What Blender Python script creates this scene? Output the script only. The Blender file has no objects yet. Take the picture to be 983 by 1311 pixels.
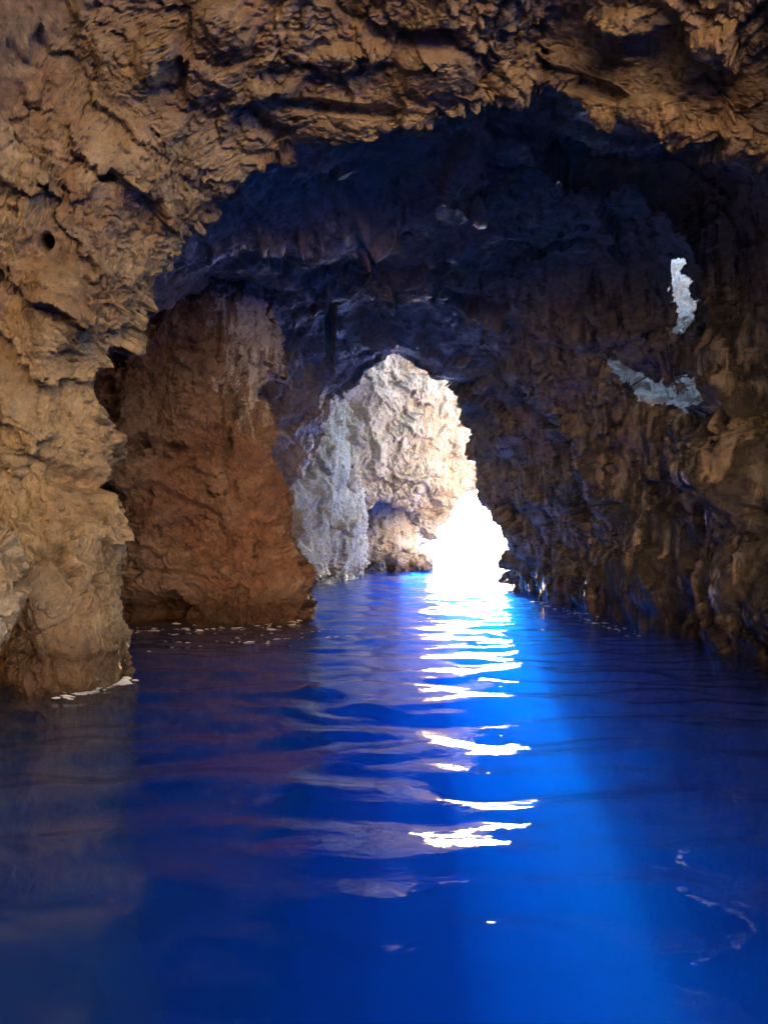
import bpy, math, random
import numpy as np

random.seed(4)
C = bpy.context.scene.collection
scn = bpy.context.scene
R = math.radians
Q = 1.0                      # mesh density factor

# ---------------------------------------------------------------- camera
F, CX, CY = 1000.0, 491.5, 655.5
PITCH = math.atan(34.5 / F)
CAMZ = 1.5
cam_d = bpy.data.cameras.new('camera')
cam = bpy.data.objects.new('camera', cam_d); C.objects.link(cam)
cam.location = (0, 0, CAMZ)
cam.rotation_euler = (R(90) + PITCH, 0, 0)
cam_d.sensor_fit = 'HORIZONTAL'; cam_d.sensor_width = 36.0
cam_d.lens = 36.0 * F / 983.0
cam_d.clip_start = 0.05; cam_d.clip_end = 9000
scn.camera = cam

def up(px, py, d):
    """world point at distance d (metres ahead) that the photo shows at px, py"""
    u = (px - CX) / F; v = (CY - py) / F
    y = math.cos(PITCH) - math.sin(PITCH) * v
    z = math.sin(PITCH) + math.cos(PITCH) * v
    s = d / y
    return np.array((u * s, d, CAMZ + z * s))

# ---------------------------------------------------------------- noise
def _h(ix, iy, iz, seed):
    with np.errstate(over='ignore'):
        h = (ix.astype(np.uint32) * np.uint32(0x8da6b343)) ^ (iy.astype(np.uint32) * np.uint32(0xd8163841)) \
            ^ (iz.astype(np.uint32) * np.uint32(0xcb1ab31f)) ^ np.uint32((seed * 0x9e3779b1) & 0xffffffff)
        h ^= h >> np.uint32(15); h *= np.uint32(0x2c1b3c6d)
        h ^= h >> np.uint32(12); h *= np.uint32(0x297a2d39); h ^= h >> np.uint32(15)
    return h

def perlin(P, seed=0):
    I = np.floor(P).astype(np.int32); f = (P - I).astype(np.float32)
    w = f * f * f * (f * (f * 6 - 15) + 10)
    out = np.zeros(len(P), np.float32)
    for dx in (0, 1):
        for dy in (0, 1):
            for dz in (0, 1):
                h = _h(I[:, 0] + dx, I[:, 1] + dy, I[:, 2] + dz, seed)
                gx = (h & 1023).astype(np.float32) / 511.5 - 1
                gy = ((h >> 10) & 1023).astype(np.float32) / 511.5 - 1
                gz = ((h >> 20) & 1023).astype(np.float32) / 511.5 - 1
                dot = gx * (f[:, 0] - dx) + gy * (f[:, 1] - dy) + gz * (f[:, 2] - dz)
                ww = (w[:, 0] if dx else 1 - w[:, 0]) * (w[:, 1] if dy else 1 - w[:, 1]) * (w[:, 2] if dz else 1 - w[:, 2])
                out += ww * dot
    return out

def fbm(P, octs, seed=0, gain=.5):
    o = np.zeros(len(P), np.float32); a = 1.0
    for k in range(octs):
        o += a * perlin(P * (2.03 ** k) + 17.3 * k, seed + k); a *= gain
    return o

def ridged(P, octs, seed=0, gain=.5):
    o = np.zeros(len(P), np.float32); a = 1.0
    for k in range(octs):
        o += a * (1 - 2 * np.abs(perlin(P * (2.03 ** k) + 31.7 * k, seed + k))); a *= gain
    return o

def facets(P, seed=0, tilt=1.0):
    """broken-block relief: every cell is a tilted facet, with a groove between cells"""
    B = np.floor(P - .5).astype(np.int32)
    n = len(P)
    f1 = np.full(n, 9., np.float32); f2 = np.full(n, 9., np.float32); val = np.zeros(n, np.float32)
    for dx in (0, 1):
        for dy in (0, 1):
            for dz in (0, 1):
                ix, iy, iz = B[:, 0] + dx, B[:, 1] + dy, B[:, 2] + dz
                h = _h(ix, iy, iz, seed)
                j = np.stack([(h & 255), ((h >> 8) & 255), ((h >> 16) & 255)], 1).astype(np.float32) / 255
                dv = (P - (np.stack([ix, iy, iz], 1) + .1 + .8 * j)).astype(np.float32)
                d = np.sqrt((dv * dv).sum(1))
                h2 = _h(ix, iy, iz, seed + 101)
                t = np.stack([(h2 & 255), ((h2 >> 8) & 255), ((h2 >> 16) & 255)], 1).astype(np.float32) / 127.5 - 1
                v = ((h2 >> 24) & 255).astype(np.float32) / 255 - .5 + tilt * (t * dv).sum(1)
                near = d < f1
                f2 = np.where(near, f1, np.minimum(f2, d))
                val = np.where(near, v, val)
                f1 = np.where(near, d, f1)
    return val, np.clip((f2 - f1) / .10, 0, 1)

def rot_stretch(P, rx, ry, rz, s):
    from mathutils import Euler
    M = np.array(Euler((R(rx), R(ry), R(rz))).to_matrix(), np.float32)
    return (P @ M.T) / np.array(s, np.float32)

def relief(P, size, amp, orient=(0, 0, 0), stretch=(1, 1, 1), seed=0, soft=0.0, fine=1.0, bed=(.25, .2, 1), bedding=1.0):
    """height of the rock surface over its base sheet, metres"""
    P = P.astype(np.float32)
    W = P + size * .5 * np.stack([fbm(P / size * .9 + s, 4, seed + 7 + int(s), .62) for s in (0, 11, 23)], 1)
    S = rot_stretch(W, *orient, stretch)
    o = 1.5 * fbm(P / (size * 3.2), 3, seed + 1) * size * .6
    big = np.clip(.55 + 1.5 * perlin(P / (size * 2.1), seed + 8), .15, 1.1)          # calm and broken areas
    v, g = facets(S / size, seed + 2, 1.1)
    o += amp * .95 * (v - .22 * (1 - g) * big)
    v, g = facets(S / (size * .42) + 5, seed + 3, 1.25)
    o += amp * .50 * big * (v - .35 * (1 - g))
    bn = np.array(bed, np.float32); bn /= np.linalg.norm(bn)
    for sp, a, k in ((size * .62, .42, 0), (size * .21, .17, 3)):                     # bedding ledges
        u = (W @ bn) / sp + .5 * fbm(P / (size * 1.4), 2, seed + 20 + k)
        f = u - np.floor(u)
        led = np.where(f < .86, f / .86, (1 - f) / .14) - .5
        m = np.clip(.45 + 1.9 * perlin(P / (size * 1.6) + 40 + k, seed + 21 + k), 0, 1)
        o += amp * a * bedding * m * led
    v, g = facets(S / (size * .16) + 9, seed + 4, 1.3)
    mask = np.clip(.5 + 1.8 * perlin(P / (size * 1.1), seed + 9), .05, 1)
    o += amp * .24 * mask * fine * (v - .5 * (1 - g))
    v, g = facets(S / (size * .075) + 3, seed + 6, 1.2)
    o += amp * .11 * (1.1 - .6 * mask) * fine * (v - .5 * (1 - g))
    o += amp * .10 * fine * ridged(S / (size * .33), 3, seed + 5)
    return o

# ---------------------------------------------------------------- mesh helpers
def cr(ctrl, n, t=None):
    """Catmull-Rom along axis 0 -> n samples"""
    ctrl = np.asarray(ctrl, np.float64); k = len(ctrl)
    t = np.linspace(0, k - 1, n) if t is None else t; i = np.minimum(t.astype(int), k - 2); f = (t - i)
    sh = (n,) + (1,) * (ctrl.ndim - 1); f = f.reshape(sh)
    p1, p2 = ctrl[i], ctrl[i + 1]
    p0 = ctrl[np.maximum(i - 1, 0)]; p3 = ctrl[np.minimum(i + 2, k - 1)]
    T = .75
    m1, m2 = (p2 - p0) * .5 * T, (p3 - p1) * .5 * T
    return (2 * f**3 - 3 * f**2 + 1) * p1 + (f**3 - 2 * f**2 + f) * m1 + (-2 * f**3 + 3 * f**2) * p2 + (f**3 - f**2) * m2

def grid_from(rows, nv, nu, dens=None):
    a = np.asarray(rows, np.float64)            # (rows, cols, 3)
    if dens is None: a = cr(a, nv)
    else:                                       # samples shared out unevenly between the control rows
        cum = np.concatenate([[0], np.cumsum(dens)]) / sum(dens)
        a = cr(a, nv, np.interp(np.linspace(0, 1, nv), cum, np.arange(len(cum))))
    a = np.swapaxes(cr(np.swapaxes(a, 0, 1), nu), 0, 1)
    return a

def grid_normals(G):
    du = np.gradient(G, axis=1); dv = np.gradient(G, axis=0)
    n = np.cross(du, dv); n /= (np.linalg.norm(n, axis=2, keepdims=True) + 1e-9)
    return n

def link_mesh(name, V, Fq, mat, smooth=True):
    me = bpy.data.meshes.new(name)
    V = np.ascontiguousarray(V, np.float32); Fq = np.ascontiguousarray(Fq, np.int32)
    me.vertices.add(len(V)); me.vertices.foreach_set('co', V.ravel())
    k = Fq.shape[1]
    me.loops.add(Fq.size); me.loops.foreach_set('vertex_index', Fq.ravel())
    me.polygons.add(len(Fq))
    me.polygons.foreach_set('loop_start', np.arange(0, Fq.size, k, dtype=np.int32))
    me.polygons.foreach_set('loop_total', np.full(len(Fq), k, np.int32))
    if smooth: me.polygons.foreach_set('use_smooth', np.ones(len(Fq), bool))
    me.update(calc_edges=True); me.validate()
    if mat: me.materials.append(mat)
    o = bpy.data.objects.new(name, me); C.objects.link(o)
    return o

def quads(nv, nu, wrap=False):
    idx = np.arange(nv * nu).reshape(nv, nu)
    a, b, c, d = idx[:-1, :-1], idx[:-1, 1:], idx[1:, 1:], idx[1:, :-1]
    f = np.stack([a, b, c, d], -1).reshape(-1, 4)
    if wrap:
        g = np.stack([idx[:-1, -1], idx[:-1, 0], idx[1:, 0], idx[1:, -1]], -1).reshape(-1, 4)
        f = np.concatenate([f, g])
    return f

def project(V):
    """photo pixel of world points (only used to aim dents and holes)"""
    y, z = V[..., 1], V[..., 2] - CAMZ
    c, s = math.cos(PITCH), math.sin(PITCH)
    dep = y * c + z * s; vv = -y * s + z * c
    dep = np.where(np.abs(dep) < 1e-3, 1e-3, dep)
    return CX + F * V[..., 0] / dep, CY - F * vv / dep

def sheet(name, rows, nv, nu, mat, size, amp, face=None, orient=(0, 0, 0), stretch=(1, 1, 1), seed=0, bumps=(), hole=None, ampfn=None, soft=0., fine=1., bed=(.25, .2, 1), bedding=1.0, dens=None, split=None):
    nv, nu = int(nv * Q), int(nu * Q)
    G = grid_from(rows, nv, nu, dens)
    N = grid_normals(G)
    V = G.reshape(-1, 3); Nf = N.reshape(-1, 3)
    if face is None:                                    # the rock face looks to where the camera can see it
        to = np.array((0, 0, CAMZ)) - V; px, py = project(V)
        vis = (px > 0) & (px < 983) & (py > 0) & (py < 1311) & (V[:, 1] > 1)
        flip = (np.sum(Nf * to / np.linalg.norm(to, axis=1, keepdims=True), axis=1)[vis]).mean() < 0
    else: flip = (Nf * (np.array(face) - V)).sum(1).mean() < 0
    if flip: Nf = -Nf
    h = relief(V, size, amp, orient, stretch, seed, soft, fine, bed, bedding)
    if ampfn is not None: h = h * ampfn(V)
    px, py = project(V)
    for (bx, by, rx, ry, ang, hh, pw) in bumps:         # lumps (+) and hollows (-) of the rock
        c, s = math.cos(R(ang)), math.sin(R(ang))
        wob = 1 + .5 * perlin(V.astype(np.float32) / (size * .6), seed + 40)
        ex, ey = (px - bx), (py - by)
        q = np.sqrt(((ex * c + ey * s) / rx) ** 2 + ((-ex * s + ey * c) / ry) ** 2) * wob
        h = h + hh * np.clip(1 - q ** pw, 0, 1) * (V[:, 1] > 0)
    V = V + Nf * h[:, None]
    Fq = quads(nv, nu)
    if flip: Fq = Fq[:, ::-1]
    if hole is not None:
        keep = ~hole(V)
        Fq = Fq[keep[Fq].all(1)]
    if split is None: return link_mesh(name, V, Fq, mat)
    out = []; c = Fq.min(1); iv, iu = c // nu / nv, c % nu / nu
    wb = .02 * fbm(V[c].astype(np.float32) * .8, 4, 300)
    which = split(iv + wb, iu + wb)
    for k, nm in enumerate(name):
        f = Fq[which == k]; used, inv = np.unique(f, return_inverse=True)
        out.append(link_mesh(nm, V[used], inv.reshape(-1, 4), mat))
    return out

def tag(o, label=None, cat=None, group=None, kind=None):
    if label: o['label'] = label
    if cat: o['category'] = cat
    if group: o['group'] = group
    if kind: o['kind'] = kind
    return o

# ---------------------------------------------------------------- materials
class NT:
    def __init__(s, name):
        s.m = bpy.data.materials.new(name); s.m.use_nodes = True
        s.t = s.m.node_tree; s.t.nodes.clear()
        s.out = s.t.nodes.new('ShaderNodeOutputMaterial')
    def n(s, kind, **kw):
        nd = s.t.nodes.new('ShaderNode' + kind)
        for k, v in kw.items():
            if k.startswith('i_'):
                nd.inputs[k[2:].replace('__', ' ')].default_value = v
            else: setattr(nd, k, v)
        return nd
    def l(s, a, b): s.t.links.new(a, b)
    def ramp(s, fac, stops):
        r = s.n('ValToRGB'); e = r.color_ramp.elements
        while len(e) > 1: e.remove(e[-1])
        e[0].position, e[0].color = stops[0][0], (*stops[0][1], 1)
        for p, c in stops[1:]:
            x = e.new(p); x.color = (*c, 1)
        s.l(fac, r.inputs[0]); return r.outputs[0]
    def mix(s, fac, a, b, blend='MIX'):
        m = s.n('Mix', data_type='RGBA', blend_type=blend)
        for sock, v in ((m.inputs[0], fac), (m.inputs[6], a), (m.inputs[7], b)):
            if hasattr(v, 'links'): s.l(v, sock)
            elif isinstance(v, (int, float)): sock.default_value = v
            else: sock.default_value = (*v, 1)
        return m.outputs[2]
    def math(s, op, a, b=0., clamp=False):
        m = s.n('Math', operation=op, use_clamp=clamp)
        for sock, v in zip(m.inputs, (a, b)):
            if hasattr(v, 'links'): s.l(v, sock)
            else: sock.default_value = v
        return m.outputs[0]

def rock_mat(name, tones, scale=1.0, patch=None, bump=1.0, wet=.40, gloss=.88):
    """tones: dark, main, light, stain"""
    t = NT(name)
    geo = t.n('NewGeometry'); pos = geo.outputs['Position']
    def noise(sc, det=6., rough=.6, dist=0.):
        n = t.n('TexNoise', i_Scale=sc * scale, i_Detail=det, i_Roughness=rough, i_Distortion=dist)
        t.l(pos, n.inputs['Vector']); return n.outputs[0]
    dark, main, light, stain = tones
    col = t.ramp(noise(.9, 7, .62, .6), [(.30, dark), (.46, main), (.58, main), (.72, light)])
    col = t.mix(t.ramp(noise(.45, 5, .6, 1.2), [(.50, (0, 0, 0)), (.62, (1, 1, 1))]), col, stain)
    f = noise(9, 5, .7)
    col = t.mix(.55, col, t.ramp(f, [(.3, (.45, .45, .45)), (.5, (.95, .95, .95)), (.7, (1.35, 1.35, 1.3))]), 'MULTIPLY')
    v = t.n('TexVoronoi', i_Scale=3.2 * scale, feature='F1'); 
    nd = t.n('TexNoise', i_Scale=2.5 * scale, i_Detail=3.); t.l(pos, nd.inputs['Vector'])
    va = t.n('VectorMath', operation='ADD'); t.l(pos, va.inputs[0]); t.l(nd.outputs[1], va.inputs[1]); t.l(va.outputs[0], v.inputs['Vector'])
    cellc = t.n('SeparateColor'); t.l(v.outputs['Color'], cellc.inputs[0])
    col = t.mix(.45, col, t.ramp(cellc.outputs[0], [(0, (.72, .70, .68)), (1, (1.18, 1.14, 1.08))]), 'MULTIPLY')
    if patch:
        (pc, (cx, cy, cz), rad) = patch        # tinted patch: mineral crust on the buttress, painted shade on the right wall
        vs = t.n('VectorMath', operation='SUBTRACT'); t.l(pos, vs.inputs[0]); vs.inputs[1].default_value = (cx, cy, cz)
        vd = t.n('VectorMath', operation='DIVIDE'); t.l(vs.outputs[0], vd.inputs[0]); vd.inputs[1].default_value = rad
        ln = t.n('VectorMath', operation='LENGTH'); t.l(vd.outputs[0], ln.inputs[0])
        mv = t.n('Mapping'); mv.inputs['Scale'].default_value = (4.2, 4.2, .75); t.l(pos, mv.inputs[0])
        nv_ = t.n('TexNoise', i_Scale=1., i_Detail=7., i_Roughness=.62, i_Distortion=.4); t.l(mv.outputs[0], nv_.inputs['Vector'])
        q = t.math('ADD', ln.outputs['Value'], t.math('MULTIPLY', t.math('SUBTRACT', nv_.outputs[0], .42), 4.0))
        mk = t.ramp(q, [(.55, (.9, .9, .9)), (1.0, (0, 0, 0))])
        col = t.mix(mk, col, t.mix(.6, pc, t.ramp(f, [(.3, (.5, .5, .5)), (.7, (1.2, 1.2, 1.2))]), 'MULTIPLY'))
    b = t.n('BsdfPrincipled')
    # mineral drip stains: run down the face
    ms = t.n('Mapping'); ms.inputs['Scale'].default_value = (2.6, 2.6, .42); t.l(pos, ms.inputs[0])
    ns = t.n('TexNoise', i_Scale=scale, i_Detail=6., i_Roughness=.6, i_Distortion=.5); t.l(ms.outputs[0], ns.inputs['Vector'])
    col = t.mix(t.ramp(ns.outputs[0], [(.56, (0, 0, 0)), (.68, (.75, .75, .75))]), col, tuple(.42 * x for x in dark))
    col = t.mix(t.ramp(noise(1.3, 6, .65, 1.), [(.60, (0, 0, 0)), (.72, (.6, .6, .6))]), col, (.30, .29, .24))
    if wet:                                     # splash zone: darker, shiny rock just above the water
        sx = t.n('SeparateXYZ'); t.l(pos, sx.inputs[0])
        hz = t.math('ADD', sx.outputs[2], t.math('MULTIPLY', noise(1.5, 4), -.5))
        wm = t.ramp(hz, [(.05, (1, 1, 1)), (wet, (0, 0, 0))])
        col = t.mix(wm, col, t.mix(1., col, (.34, .27, .22), 'MULTIPLY'))
        rm = t.n('MapRange', i_To__Min=gloss, i_To__Max=.18); t.l(wm, rm.inputs[0]); t.l(rm.outputs[0], b.inputs['Roughness'])
    else: b.inputs['Roughness'].default_value = gloss
    b.inputs['Specular IOR Level'].default_value = .35
    t.l(col, b.inputs['Base Color'])
    bh = t.math('ADD', t.math('MULTIPLY', noise(5.5, 7, .68, .3), .075), t.math('MULTIPLY', noise(24, 3, .65), .022))
    bm = t.n('Bump', i_Strength=bump, i_Distance=1.0); t.l(bh, bm.inputs['Height']); t.l(bm.outputs[0], b.inputs['Normal'])
    t.l(b.outputs[0], t.out.inputs[0])
    return t.m

OCHRE = rock_mat('ochre_limestone', ((.16, .106, .064), (.315, .234, .142), (.42, .33, .215), (.27, .172, .10)))
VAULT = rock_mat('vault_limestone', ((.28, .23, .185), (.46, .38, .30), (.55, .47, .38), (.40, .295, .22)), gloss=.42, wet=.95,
                 patch=((.072, .060, .057), (5.2, 12, 1.0), (4.6, 26, 6.8)))  # dark patch paints shade into the colour of the right wall
RUST = rock_mat('rust_limestone', ((.14, .083, .058), (.255, .162, .118), (.33, .225, .165), (.225, .118, .08)),
                patch=((.74, .72, .69), tuple(up(330, 430, 14.4)), (.95, 3.0, 2.1)))
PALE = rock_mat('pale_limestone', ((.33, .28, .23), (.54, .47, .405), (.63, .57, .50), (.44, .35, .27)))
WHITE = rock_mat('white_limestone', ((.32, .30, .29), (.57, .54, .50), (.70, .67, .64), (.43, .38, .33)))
GREY = rock_mat('grey_limestone', ((.22, .19, .16), (.42, .37, .32), (.56, .52, .46), (.30, .23, .18)))

TAN = rock_mat('tan_limestone', ((.24, .17, .10), (.46, .35, .22), (.55, .45, .31), (.38, .24, .13)))

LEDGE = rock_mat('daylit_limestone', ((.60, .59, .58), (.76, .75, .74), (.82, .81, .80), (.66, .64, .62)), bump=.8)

BOULDER = rock_mat('weathered_limestone', ((.20, .14, .085), (.36, .275, .175), (.45, .36, .25), (.31, .19, .105)))

def water_mat():
    t = NT('sea_water')
    geo = t.n('NewGeometry')
    mp = t.n('Mapping'); mp.inputs['Scale'].default_value = (1.0, 1.5, 1.0); t.l(geo.outputs['Position'], mp.inputs[0])
    n = t.n('TexNoise', i_Scale=2.6, i_Detail=4., i_Roughness=.55, i_Distortion=.5); t.l(mp.outputs[0], n.inputs['Vector'])
    bm = t.n('Bump', i_Strength=1., i_Distance=.012); t.l(n.outputs[0], bm.inputs['Height'])
    dt = t.n('VectorMath', operation='DOT_PRODUCT'); t.l(geo.outputs['Incoming'], dt.inputs[0]); t.l(bm.outputs[0], dt.inputs[1])
    om = t.math('SUBTRACT', 1., t.math('ABSOLUTE', dt.outputs['Value']), clamp=True)
    fres = t.math('ADD', .02, t.math('MULTIPLY', .98, t.math('POWER', om, 5.)))      # Schlick
    gl = t.n('BsdfGlossy', i_Roughness=.015); t.l(bm.outputs[0], gl.inputs['Normal'])
    rf = t.n('BsdfRefraction', i_IOR=1.33, i_Roughness=.01); t.l(bm.outputs[0], rf.inputs['Normal'])
    tr = t.n('BsdfTransparent')
    m1 = t.n('MixShader'); m1.inputs[0].default_value = .72; t.l(rf.outputs[0], m1.inputs[1]); t.l(tr.outputs[0], m1.inputs[2])
    m2 = t.n('MixShader'); t.l(fres, m2.inputs[0]); t.l(m1.outputs[0], m2.inputs[1]); t.l(gl.outputs[0], m2.inputs[2])
    t.l(m2.outputs[0], t.out.inputs[0])
    # clear sea: red is absorbed, blue scatters
    ab = t.n('VolumeAbsorption', i_Density=WATER_ABS); ab.inputs[0].default_value = (.02, .58, .96, 1)
    sc = t.n('VolumeScatter', i_Density=WATER_SCAT); sc.inputs[0].default_value = (.02, .27, 1, 1); sc.inputs['Anisotropy'].default_value = .3
    ad = t.n('AddShader'); t.l(ab.outputs[0], ad.inputs[0]); t.l(sc.outputs[0], ad.inputs[1])
    t.l(ad.outputs[0], t.out.inputs[1])
    return t.m
WATER_ABS, WATER_SCAT = .24, .105
WATER = water_mat()

def plain(name, col, rough=.9, sc=.5):
    t = NT(name); b = t.n('BsdfPrincipled', i_Roughness=rough)
    geo = t.n('NewGeometry'); n = t.n('TexNoise', i_Scale=sc, i_Detail=5.); t.l(geo.outputs['Position'], n.inputs['Vector'])
    c = t.ramp(n.outputs[0], [(.35, tuple(.65 * x for x in col)), (.65, tuple(min(1, 1.25 * x) for x in col))])
    t.l(c, b.inputs['Base Color']); t.l(b.outputs[0], t.out.inputs[0]); return t.m
SAND = plain('weedy_rock', (.05, .045, .032))

# ---------------------------------------------------------------- near arch
def row(lst): return [up(*p) for p in lst]
def spread(lst, k, dd, centre=(520, 560)):
    return [(centre[0] + (x - centre[0]) * k, centre[1] + (y - centre[1]) * k, d + dd) for x, y, d in lst]

LIP = [(170,1155,8.6),(150,850,8.8),(138,750,8.8),(146,655,8.8),(130,560,8.8),(138,470,8.8),(185,385,8.7),(230,305,8.7),
       (290,240,8.3),(390,218,8.0),(470,203,7.8),(540,170,7.7),(630,132,7.6),(692,112,7.6),(765,160,7.4),(865,168,7.2),
       (990,185,7.1),(1060,310,7.2),(1050,550,7.3),(1060,830,7.5),(1060,1200,7.5)]
MID = [(95,1250,7.5),(90,878,7.7),(62,760,7.5),(70,655,7.8),(50,560,7.7),(60,450,7.6),(95,350,7.5),(140,260,7.4),
       (205,165,7.3),(330,120,7.1),(440,100,7.0),(530,75,6.9),(630,45,6.8),(720,15,6.8),(800,60,6.6),(900,80,6.4),
       (1050,110,6.2),(1130,300,6.0),(1120,550,6.0),(1130,900,6.0),(1130,1300,6.0)]
OUTER = [(-60,1330,6.6),(-60,920,6.8),(-80,770,6.5),(-70,655,6.7),(-90,550,6.6),(-80,420,6.4),(-50,290,6.2),(10,150,6.0),
       (100,20,5.9),(290,-50,5.6),(430,-80,5.4),(530,-100,5.3),(640,-120,5.2),(750,-130,5.2),(880,-90,5.0),(1010,-50,4.8),
       (1120,40,4.6),(1200,280,4.5),(1230,550,4.5),(1260,950,4.5),(1260,1400,4.5)]
ret0 = spread(LIP, 1.10, .7); ret1 = spread(LIP, 1.5, 3.2)
OUTER = [(x, y, d + 1.1) for x, y, d in OUTER]; MID = [(x, y, d + .35) for x, y, d in MID]
def back(pts, y, x, zmax):
    # beyond the frame: left wall added behind the boat to block light, the rest flares outward
    o = []
    for i, p in enumerate(pts):
        t = max(0., min(1., (9 - i) / 4))
        q = np.array((x + .35 * max(0, p[2] - 2), y, min(p[2] * 1.3, zmax)))
        o.append(p * (1 - t) + q * t)
    return o
for L in (LIP, MID, OUTER, ret0, ret1):
    for k in (0, 20):
        x, y, d = L[k]; L[k] = (x, 690 + 9500 / d, d)
rows = [back(row(spread(OUTER, 3.4, -1.4)), -12, -6.5, 10), back(row(spread(OUTER, 2.6, -1.2)), -7, -5.5, 10), back(row(spread(OUTER, 1.5, -.6)), 2.5, -4.9, 9), row(OUTER), row(MID), row(LIP), row(ret0), row(ret1)]
arch_bumps = [(195,75,34,60,25,.16,3),(150,85,24,60,-15,.14,3),(275,60,55,75,15,.24,3),(238,70,10,60,6,-.30,2),(120,40,22,55,-20,.12,3),(330,120,50,22,-10,.14,3),
              (60,310,11,13,0,-.9,2),(60,420,60,40,0,.16,3),(90,380,70,50,0,.10,3),(110,620,60,14,12,-.18,2),(70,600,70,12,20,-.20,2),
              (470,70,90,22,-5,.20,3),(560,90,60,40,10,.22,3),(520,40,60,16,0,-.25,2),(800,30,60,25,0,.2,3),
              (830,140,45,22,0,.2,3),(660,110,40,20,0,.16,3),(430,140,110,12,4,-.22,2),(750,110,60,16,20,-.25,2),(930,60,50,30,0,.2,3)]
parts = sheet(('span', 'pier', 'pier'), rows, 640, 960, OCHRE, .66, .17, dens=(1, 1, 2, 12, 12, 4, 2), bed=(.75, .1, 1), orient=(0, 35, 20), stretch=(.8, .8, 1.5), seed=3, bumps=arch_bumps,
             split=lambda v, u: np.where(u < .33, 1, np.where(u > .80, 2, 0)))
arch = bpy.data.objects.new('rock_arch', None); C.objects.link(arch); arch.location = (0, 7.5, 0)
for p in parts: p.parent = arch; p.matrix_parent_inverse = arch.matrix_world.inverted(); p.location = (0, -7.5, 0); p.matrix_parent_inverse.identity()
tag(arch, 'large ochre limestone arch nearest the camera, framing the dark cave', 'rock arch')

# ---------------------------------------------------------------- inner vault and right wall
V0 = [(-60,1150,9.4),(-60,850,9.4),(-60,750,9.4),(-60,655,9.4),(-50,560,9.4),(20,420,9.4),(100,330,9.4),(165,245,9.4),
      (245,180,9.4),(370,150,9.3),(460,130,9.2),(540,100,9.1),(630,60,9.0),(700,30,9.0),(790,95,8.9),(890,105,8.8),
      (1030,140,8.6),(1090,300,8.6),(1080,550,8.6),(1040,850,9.0),(1040,1000,9.0)]
VA = [(-40,1100,11.5),(-40,820,11.5),(-40,730,11.5),(-40,640,11.5),(-30,540,11.5),(50,430,11.5),(140,365,11.5),(225,322,11.5),
      (310,298,11.4),(410,290,11.3),(500,248,11.2),(560,236,11.1),(620,256,11.0),(690,206,11.0),(770,210,10.9),(870,225,10.6),
      (925,300,10.4),(940,430,10.4),(935,610,10.5),(905,820,11.2),(905,930,11.2)]
VA2 = [(x + (CX - x) * .05, y + 14, d + .25) for x, y, d in VA]
VB = [(60,1050,14),(60,800,14),(60,720,14),(60,640,14),(70,540,14),(110,440,14),(200,388,14),(290,362,14),
      (360,348,13.9),(430,325,13.7),(500,322,13.4),(560,300,13.2),(630,302,13),(700,305,12.9),(780,315,12.8),(840,365,12.8),
      (872,440,12.9),(878,520,13),(868,640,13.2),(820,803,13.8),(820,890,13.8)]
VC = [(140,950,17),(140,780,17),(140,720,17),(145,650,17),(150,580,17),(170,510,17),(220,460,17),(310,430,17),
      (370,420,16.5),(430,408,16),(490,412,15.6),(550,400,15.4),(610,412,15.4),(660,430,15.4),(705,470,15.5),(740,530,15.7),
      (760,590,16),(766,640,16.4),(755,700,17),(728,779,17),(728,860,17)]
VD = [(240,900,22),(240,755,22),(240,700,22),(250,660,22),(300,640,22),(352,610,22),(392,582,21.8),(414,545,21.7),
      (426,508,21.5),(452,480,21.2),(490,462,21),(530,460,21),(562,472,21),(588,502,21.3),(606,526,21.8),(617,548,22.5),
      (622,580,23.5),(618,618,25),(641,676,26),(652,746,27),(652,830,27)]
VE = spread(VD, 1.12, 1.0, (500, 640)); VF = spread(VD, 1.5, 2.2, (500, 640))
for L in (VE, VF):
    for k in (17, 18, 19, 20): L[k] = (L[k][0], L[k][1], L[k][2] + 1.0)
POLY1 = [(778,464),(800,468),(822,480),(836,492),(850,492),(862,500),(884,512),(880,524),(850,516),(824,514),(812,498),(796,480)]
POLY2 = [(862,335),(878,330),(872,350),(884,360),(880,374),(888,392),(884,412),(873,426),(868,404),(863,380),(858,360)]
POLY3 = [(876,478),(886,482),(896,508),(884,514),(878,502)]
def in_poly(px, py, poly):
    ins = np.zeros(px.shape, bool); n = len(poly)
    for i in range(n):
        x1, y1 = poly[i]; x2, y2 = poly[(i + 1) % n]
        c = ((y1 > py) != (y2 > py)) & (px < (x2 - x1) * (py - y1) / (y2 - y1 + 1e-9) + x1)
        ins ^= c
    return ins
def vault_hole(V):
    px, py = project(V)
    w = V.astype(np.float32)
    px = px + 9 * fbm(w * 3, 3, 71); py = py + 9 * fbm(w * 3 + 9, 3, 72)
    return (in_poly(px, py, POLY1) | in_poly(px, py, POLY2) | in_poly(px, py, POLY3)) & (V[:, 0] > 0) & (V[:, 1] > 8)
rows = [row(L) for L in (spread(V0, 1.4, 0.1), V0, VA, VA2, VB, VC, VD, VE, VF)]
for r_ in rows:
    r_[20][2] = -7.5; r_[0][2] = -7.5
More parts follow.
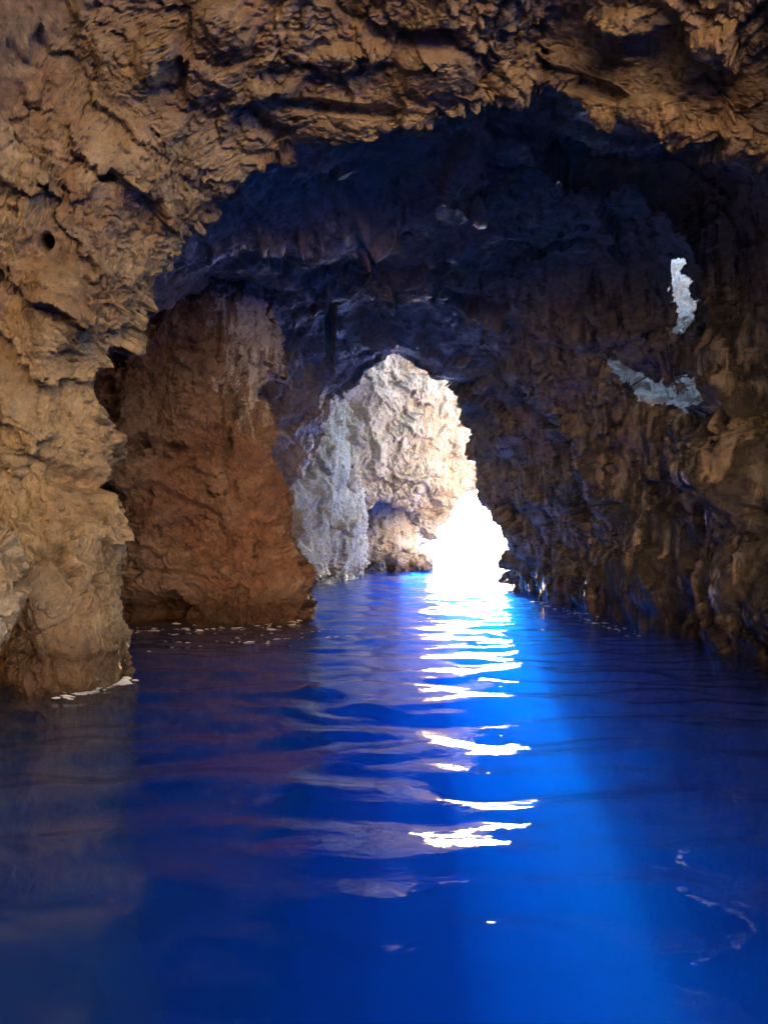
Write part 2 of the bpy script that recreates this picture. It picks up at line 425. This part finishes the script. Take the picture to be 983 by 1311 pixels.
# shares of the samples per control row: see dens
def vault_split(v, u):
    far_ = v > VFAR; right = u > .735
    return np.where(far_, 2, np.where(right, 1, 0))
D_ = (1.5, 8, 2, 9, 9, 9, 3, 1); VFAR = sum(D_[:5]) / sum(D_) - .01
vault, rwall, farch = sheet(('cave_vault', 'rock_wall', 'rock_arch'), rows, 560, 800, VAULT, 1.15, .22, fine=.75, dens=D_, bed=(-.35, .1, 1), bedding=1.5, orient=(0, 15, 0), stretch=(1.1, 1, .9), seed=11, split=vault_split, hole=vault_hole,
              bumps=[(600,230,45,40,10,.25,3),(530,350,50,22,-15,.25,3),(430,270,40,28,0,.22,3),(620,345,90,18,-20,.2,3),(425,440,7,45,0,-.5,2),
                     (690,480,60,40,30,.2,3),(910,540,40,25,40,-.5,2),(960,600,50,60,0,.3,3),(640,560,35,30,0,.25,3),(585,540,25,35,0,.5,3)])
tag(vault, 'dark craggy cave ceiling above and behind the near arch', 'cave ceiling')
tag(rwall, 'dark brown right cave wall with two daylit holes in it', 'rock wall')
tag(farch, 'low dark inner rock arch right in front of the pale far chamber', 'rock arch')

# ---------------------------------------------------------------- buttress
redge = [(120,330),(240,345),(330,350),(370,352),(440,353),(500,341),(560,346),(620,356),(680,368),(735,380),(795,378),(1000,380),(1380,380)]
rows = []
for y, rx in redge:
    t = max(0, min(1, (y - 300) / 500))
    df = 14.6 - .5 * t if y < 900 else 14.2
    rows.append(row([(rx - 60 - 60, y, 19.5), (rx - 32, y, 17.2), (rx - 6, y, 15.6), (rx, y, df + .45), (rx - 28, y, df), (rx - 75, y, df - .15),
                     (rx - 130, y, df - .05), (rx - 190, y, df - .15), (rx - 250, y, df + .3), (rx - 330, y, df + 1.6), (rx - 380, y, df + 4)]))
but = sheet('rock_buttress', rows, 520, 520, RUST, .75, .21, orient=(0, 0, 0), stretch=(1.1, 1, .9), seed=23,
            bumps=[(190,785,65,26,0,-.6,2),(180,572,60,9,4,-.4,2),(255,500,60,50,0,.12,3),(225,640,60,10,20,-.25,2),(215,735,50,8,5,-.2,2),(300,330,80,70,0,.2,3),(265,580,50,8,-20,-.18,2)])
tag(but, 'red-brown rock buttress standing in the water, with grey crust near its top', 'rock buttress')

# ---------------------------------------------------------------- far left wall
cols = [(280, 18.5), (325, 20), (352, 21.5), (385, 24.5), (420, 27), (448, 29.5), (462, 31.2), (458, 33), (430, 36)]
rows = []
for z in (9, 7, 5.2, 3.5, 2, .8, -.2, -3, -8):
    r_ = []
    for i, (x, d) in enumerate(cols):
        lean = max(0, z - 2) * (.10 if i > 2 else 0) - max(0, 2 - z) * .05
        X = (x - CX) / F * d - lean * .7
        r_.append(np.array((X, d, z)))
    rows.append(r_)
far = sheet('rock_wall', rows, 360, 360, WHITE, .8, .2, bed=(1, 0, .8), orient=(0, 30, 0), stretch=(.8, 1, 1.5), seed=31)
tag(far, 'grey-white craggy rock wall behind the red-brown buttress, lit from the exit', 'rock wall')

# ---------------------------------------------------------------- sunlit overhang at the exit
oc = [(385, 27.5, 720), (418, 28.5, 690), (440, 29.5, 662), (458, 30.5, 648), (490, 31.2, 637), (514, 31.6, 645), (528, 31.9, 668), (545, 32.3, 690), (558, 32.6, 680),
      (574, 33, 642), (600, 33.5, 628), (628, 34, 622), (670, 35, 618)]
rows = []
rows.append([up(x, 330, d - 1.5) for x, d, b in oc])
for f in (0, .3, .6, .85, 1.0):
    rows.append([up(x, 440 + (b - 440) * f, d - .6 + 1.2 * f) for x, d, b in oc])
rows.append([up(x, b - 4, d + (1.6 if x < 550 else 1.0)) for x, d, b in oc])
rows.append([up(x, b - (20 if x < 550 else 60), d + (3.2 if x < 550 else 1.8)) for x, d, b in oc])
rows.append([up(x, b - (60 if x < 550 else 220), d + (6 if x < 550 else 2.4)) for x, d, b in oc])
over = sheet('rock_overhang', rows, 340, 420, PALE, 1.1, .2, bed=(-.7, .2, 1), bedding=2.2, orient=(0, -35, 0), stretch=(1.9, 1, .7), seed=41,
             bumps=[(465,560,5,30,-15,-.6,2),(450,530,5,25,-10,-.5,2),(545,640,40,40,30,.3,3),(520,530,60,8,-35,-.25,2),(560,560,60,10,-30,-.2,2)])
tag(over, 'pale sunlit rock overhang above the bright exit of the cave', 'rock overhang')

# hollow behind it
hc = [(400, 31), (430, 33.5), (455, 35.5), (475, 36.2), (492, 36.8), (504, 37.6), (510, 39), (506, 42), (490, 50)]
rows = []
for z in (6, 4, 2.6, 1.8, 1.2, .7, .3, -.4, -3, -8):
    rows.append([np.array(((x - CX) / F * d + (1.5 * max(0, min(1, (z - .55) / .7)) * (i - 3) / 3 if 3 < i < 7 else 0), d + .1 * max(0, z), z)) for i, (x, d) in enumerate(hc)])
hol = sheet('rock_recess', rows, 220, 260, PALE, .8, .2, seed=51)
tag(hol, 'shaded rock recess under the pale overhang, left of the exit', 'rock recess')

def blob(name, centre, rad, mat, size, amp, seed, n=90, fine=1.):
    th = np.linspace(0, math.pi, n); ph = np.linspace(0, 2 * math.pi, 2 * n, endpoint=False)
    T, P_ = np.meshgrid(th, ph, indexing='ij')
    U = np.stack([np.sin(T) * np.cos(P_), np.sin(T) * np.sin(P_), np.cos(T)], -1).reshape(-1, 3)
    U2 = np.sign(U) * np.abs(U) ** .8
    V = U2 * np.array(rad) + np.array(centre)
    h = relief(V, size, amp, seed=seed, fine=fine)
    V = V + U * h[:, None]
    return link_mesh(name, V, quads(n, 2 * n, True)[:, ::-1], mat)
b = blob('boulder', up(522, 722, 35.5), (1.0, .8, .5), PALE, .5, .12, 61)
tag(b, 'small pale boulder at the waterline just left of the exit', 'boulder')
b = blob('boulder', up(-30, 756, 6.35), (.23, .30, .44), BOULDER, .62, .17, 67, 170, .55)
tag(b, 'smooth grey boulder at the left edge, leaning on the near arch above the water', 'boulder')

# daylit ledges seen through the holes in the right wall
rows = []
for py, o in ((545, .1), (528, .25), (505, 1.0), (480, 1.9), (458, 2.4), (430, 2.6), (400, 3.1), (370, 3.9), (330, 5.0), (250, 6.5), (150, 8)):
    rows.append([up(px, py, 15.5 + o * (1 if px < 930 else .4) + (px - 800) * -.016 - max(0, px - 930) * .01) for px in (770, 792, 815, 845, 870, 895, 920, 960, 1010)])
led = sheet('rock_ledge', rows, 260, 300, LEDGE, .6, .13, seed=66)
tag(led, 'white sunlit rock ledge seen through the holes in the dark right wall', 'rock ledge')

# ---------------------------------------------------------------- unseen cliff added behind the camera to bounce warm light inside
rows = []
for z, o in ((-9, 0), (0, 0), (6, .6), (13, 2), (21, 3), (25, 6)):
    rows.append([np.array(((44 + o) * math.sin(R(a)), -(44 + o) * math.cos(R(a)) + 2, z)) for a in range(-42, 43, 12)])
cl = sheet('bounce_cliff', rows, 140, 260, OCHRE, 2.2, .6, face=(0, 0, 3), seed=83)
tag(cl, kind='structure')

rows = []  # unseen cliff added at the exit: bounces light on the overhang, shades the ledge
for z, o in ((-2, 0), (0, .1), (3, .4), (7, .9), (10.5, 1.4), (12, 3)):
    rows.append([np.array((x, 29.3 - o - .06 * (x - 5), z)) for x in (5.2, 6.5, 8, 10, 12, 15, 18)])
cl = sheet('bounce_cliff', rows, 90, 140, GREY, 1.2, .3, face=(5, 60, 5), seed=85)
tag(cl, kind='structure')

# ---------------------------------------------------------------- unseen headland added over cave and camera to block sky light
rows = []
for y, wl, h, wr, hr in ((-7, 12, 9.5, 12, 8.5), (-1, 12, 9.5, 12, 8.8), (5.0, 13, 11, 11, 9.5), (10, 13, 11, 6.5, 8.6), (14, 13, 10.8, 5.2, 8.2), (22, 12, 10.5, 5.2, 8.0), (27.5, 11, 10, 5.0, 8)):
    rows.append([np.array(p, float) for p in ((-wl, y, -4), (-wl, y, 2), (-wl * .9, y, h * .6), (-wl * .6, y, h * .95), (-wl * .2, y, h), (wr * .3, y, (h + hr) / 2 + .8), (wr, y, hr))])
head = sheet('headland_blocker', rows, 120, 160, OCHRE, 2.5, .5, face=(0, 20, 400), seed=77)
tag(head, kind='structure')

# ---------------------------------------------------------------- sea and seabed
def axis(lo, hi, step, far, k=1.35):
    a = list(np.arange(lo, hi + 1e-6, step))
    s, x = step, hi
    while x < far: s *= k; x += s; a.append(x)
    s, x = step, lo; pre = []
    while x > -far: s *= k; x -= s; pre.append(x)
    return np.array(pre[::-1] + a)
xs = axis(-6.5, 7.0, .055, 2500); ys = axis(1.0, 36, .05, 2500)
X, Y = np.meshgrid(xs, ys)
def waves(X, Y):
    P = np.stack([X.ravel(), Y.ravel(), np.zeros(X.size)], 1).astype(np.float32)
    wx = .35 * perlin(P * .8 + 3, 90)
    z = .09 * fbm((P + wx[:, None]) * np.array((.22, .42, 1)), 2, 91)
    z += .062 * perlin(P * np.array((.75, 1.75, 1)) + wx[:, None], 93)
    z += .030 * perlin(P * np.array((1.6, 3.3, 1)) + 2 * wx[:, None], 94)
    z += .024 * perlin(P @ np.array(((1.1, .9, 0), (-.9, 1.1, 0), (0, 0, 1))) * 1.3 + 7, 96)
    z += .022 * perlin(P @ np.array(((1.0, -1.1, 0), (1.1, 1.0, 0), (0, 0, 1))) * 1.1 + 9, 196)
    z += .010 * perlin(P * np.array((2.8, 4.6, 1)), 95)
    fade = np.clip(1 - (np.maximum(np.abs(P[:, 0]) - 40, np.abs(P[:, 1]) - 60) / 60), 0, 1)
    return (z * fade).reshape(X.shape)
Z = waves(X, Y)
nv, nu = X.shape
V = np.stack([X, Y, Z], -1).reshape(-1, 3)
Fq = quads(nv, nu)
border = np.concatenate([np.arange(nu), np.arange(1, nv) * nu + nu - 1, (nv - 1) * nu + np.arange(nu - 2, -1, -1), np.arange(nv - 2, 0, -1) * nu])
base = len(V)
low = V[border].copy(); low[:, 2] = -30
V = np.concatenate([V, low])
m = len(border); k = np.arange(m)
side = np.stack([border[k], base + k, base + (k + 1) % m, border[(k + 1) % m]], 1)[:, ::-1]
me_f = np.concatenate([Fq, side])
sea = link_mesh('sea', V, me_f, WATER)
import bmesh
bm = bmesh.new(); bm.from_mesh(sea.data); bm.verts.ensure_lookup_table()
try: bm.faces.new([bm.verts[base + i] for i in range(m)])
except Exception as e: print('bottom', e)
bmesh.ops.recalc_face_normals(bm, faces=bm.faces[-(m + 1):])
bm.to_mesh(sea.data); bm.free()
for p in sea.data.polygons[-(m + 1):]: p.use_smooth = False
tag(sea, kind='structure')

xs = axis(-10, 12, .25, 2600, 1.5); ys = axis(-2, 45, .25, 2600, 1.5)
X, Y = np.meshgrid(xs, ys); P = np.stack([X.ravel(), Y.ravel(), 0 * X.ravel()], 1).astype(np.float32)
Zb = -9 + 2.2 * fbm(P * .12, 4, 99).reshape(X.shape)
sm = lambda t: np.clip(t, 0, 1) ** 2 * (3 - 2 * np.clip(t, 0, 1))
wob = .9 * fbm(P * .45, 3, 98).reshape(X.shape)
lift = sm((-.3 - X + wob) / 2.2) * sm((10.5 - Y + wob) / 3)          # rock shelf at the foot of the near wall
Zb = Zb * (1 - lift) + lift * (-2.0 + .6 * fbm(P * .9, 5, 97).reshape(X.shape) + .12 * np.clip(-X - 3, 0, 3))
bed = link_mesh('seabed', np.stack([X, Y, Zb], -1).reshape(-1, 3), quads(*X.shape), SAND)
tag(bed, kind='structure')

# flecks of foam off the foot of the rocks, also modelling wet glints there
rng = np.random.default_rng(5)
def fleck_line(a, b, n, spread_):
    t = rng.random(n)[:, None]
    return np.array(a) * (1 - t) + np.array(b) * t + rng.normal(0, 1, (n, 2)) * np.array(spread_)
cs = np.concatenate([fleck_line((-3.05, 7.55), (-2.75, 8.5), 60, (.07, .07)), fleck_line((-4.2, 12.6), (-1.75, 13.6), 70, (.3, .35)),
                     fleck_line((-2.6, 11.2), (-.8, 12.6), 40, (.4, .5)), fleck_line((-1.62, 14.1), (-1.55, 14.9), 25, (.05, .1)),
                     fleck_line((4.0, 12.5), (3.6, 19), 60, (.12, .4))])
fv, ff = [], []
for c in cs:
    r = .012 + .035 * rng.random() ** 2.5; ax = 1.3 + 1.2 * rng.random(); n = 7
    ang = np.linspace(0, 2 * math.pi, n, endpoint=False)
    rr = r * (.6 + .7 * rng.random(n))
    x = c[0] + ax * rr * np.cos(ang); y = c[1] + rr * np.sin(ang)
    z0 = waves(x[:, None], y[:, None])[:, 0]
    b0 = len(fv)
    fv += [(x[k], y[k], z0[k] + .004) for k in range(n)] + [(c[0], c[1], z0.mean() + .004 + .35 * r)]
    ff += [(b0 + k, b0 + (k + 1) % n, b0 + n) for k in range(n)]
tf = NT('foam_and_glint_white'); bf = tf.n('BsdfPrincipled', i_Roughness=.6); bf.inputs['Base Color'].default_value = (.8, .82, .84, 1); tf.l(bf.outputs[0], tf.out.inputs[0])  # one white for the foam and for the modelled wet glints
fo = link_mesh('foam_and_glints', np.array(fv), np.array(ff), tf.m)
tag(fo, 'small white foam flecks and modelled wet glints on the dark water along the foot of the rocks', 'sea foam', kind='stuff')

# ---------------------------------------------------------------- light
SUN_AZ, SUN_EL = 2.5, 12.5            # degrees right of straight ahead, above horizon
w = bpy.data.worlds.new('World'); scn.world = w; w.use_nodes = True
nt = w.node_tree; bg = nt.nodes['Background']
sky = nt.nodes.new('ShaderNodeTexSky'); sky.sky_type = 'NISHITA'; sky.sun_disc = False
sky.sun_elevation = R(SUN_EL); sky.sun_rotation = R(SUN_AZ)
sky.dust_density = 1.5
nt.links.new(sky.outputs[0], bg.inputs[0]); bg.inputs[1].default_value = .05
sl = bpy.data.lights.new('sun', 'SUN'); sl.energy = 5.0; sl.angle = R(.5); sl.color = (1, .95, .88)
so = bpy.data.objects.new('sun', sl); C.objects.link(so)
from mathutils import Vector
dirv = Vector((math.sin(R(SUN_AZ)) * math.cos(R(SUN_EL)), math.cos(R(SUN_AZ)) * math.cos(R(SUN_EL)), math.sin(R(SUN_EL))))
so.rotation_euler = dirv.to_track_quat('Z', 'Y').to_euler()

vs = scn.view_settings
scn.display_settings.display_device = 'sRGB'
vs.view_transform = 'Standard'; vs.look = 'None'; vs.gamma = 1; vs.use_curve_mapping = False
vs.exposure = 5.15
cy = scn.cycles
cy.use_denoising = True
cy.max_bounces = 10; cy.diffuse_bounces = 5; cy.glossy_bounces = 4; cy.transmission_bounces = 6; cy.transparent_max_bounces = 10; cy.volume_bounces = 4
cy.caustics_reflective = False; cy.caustics_refractive = True
cy.sample_clamp_indirect = 6.0
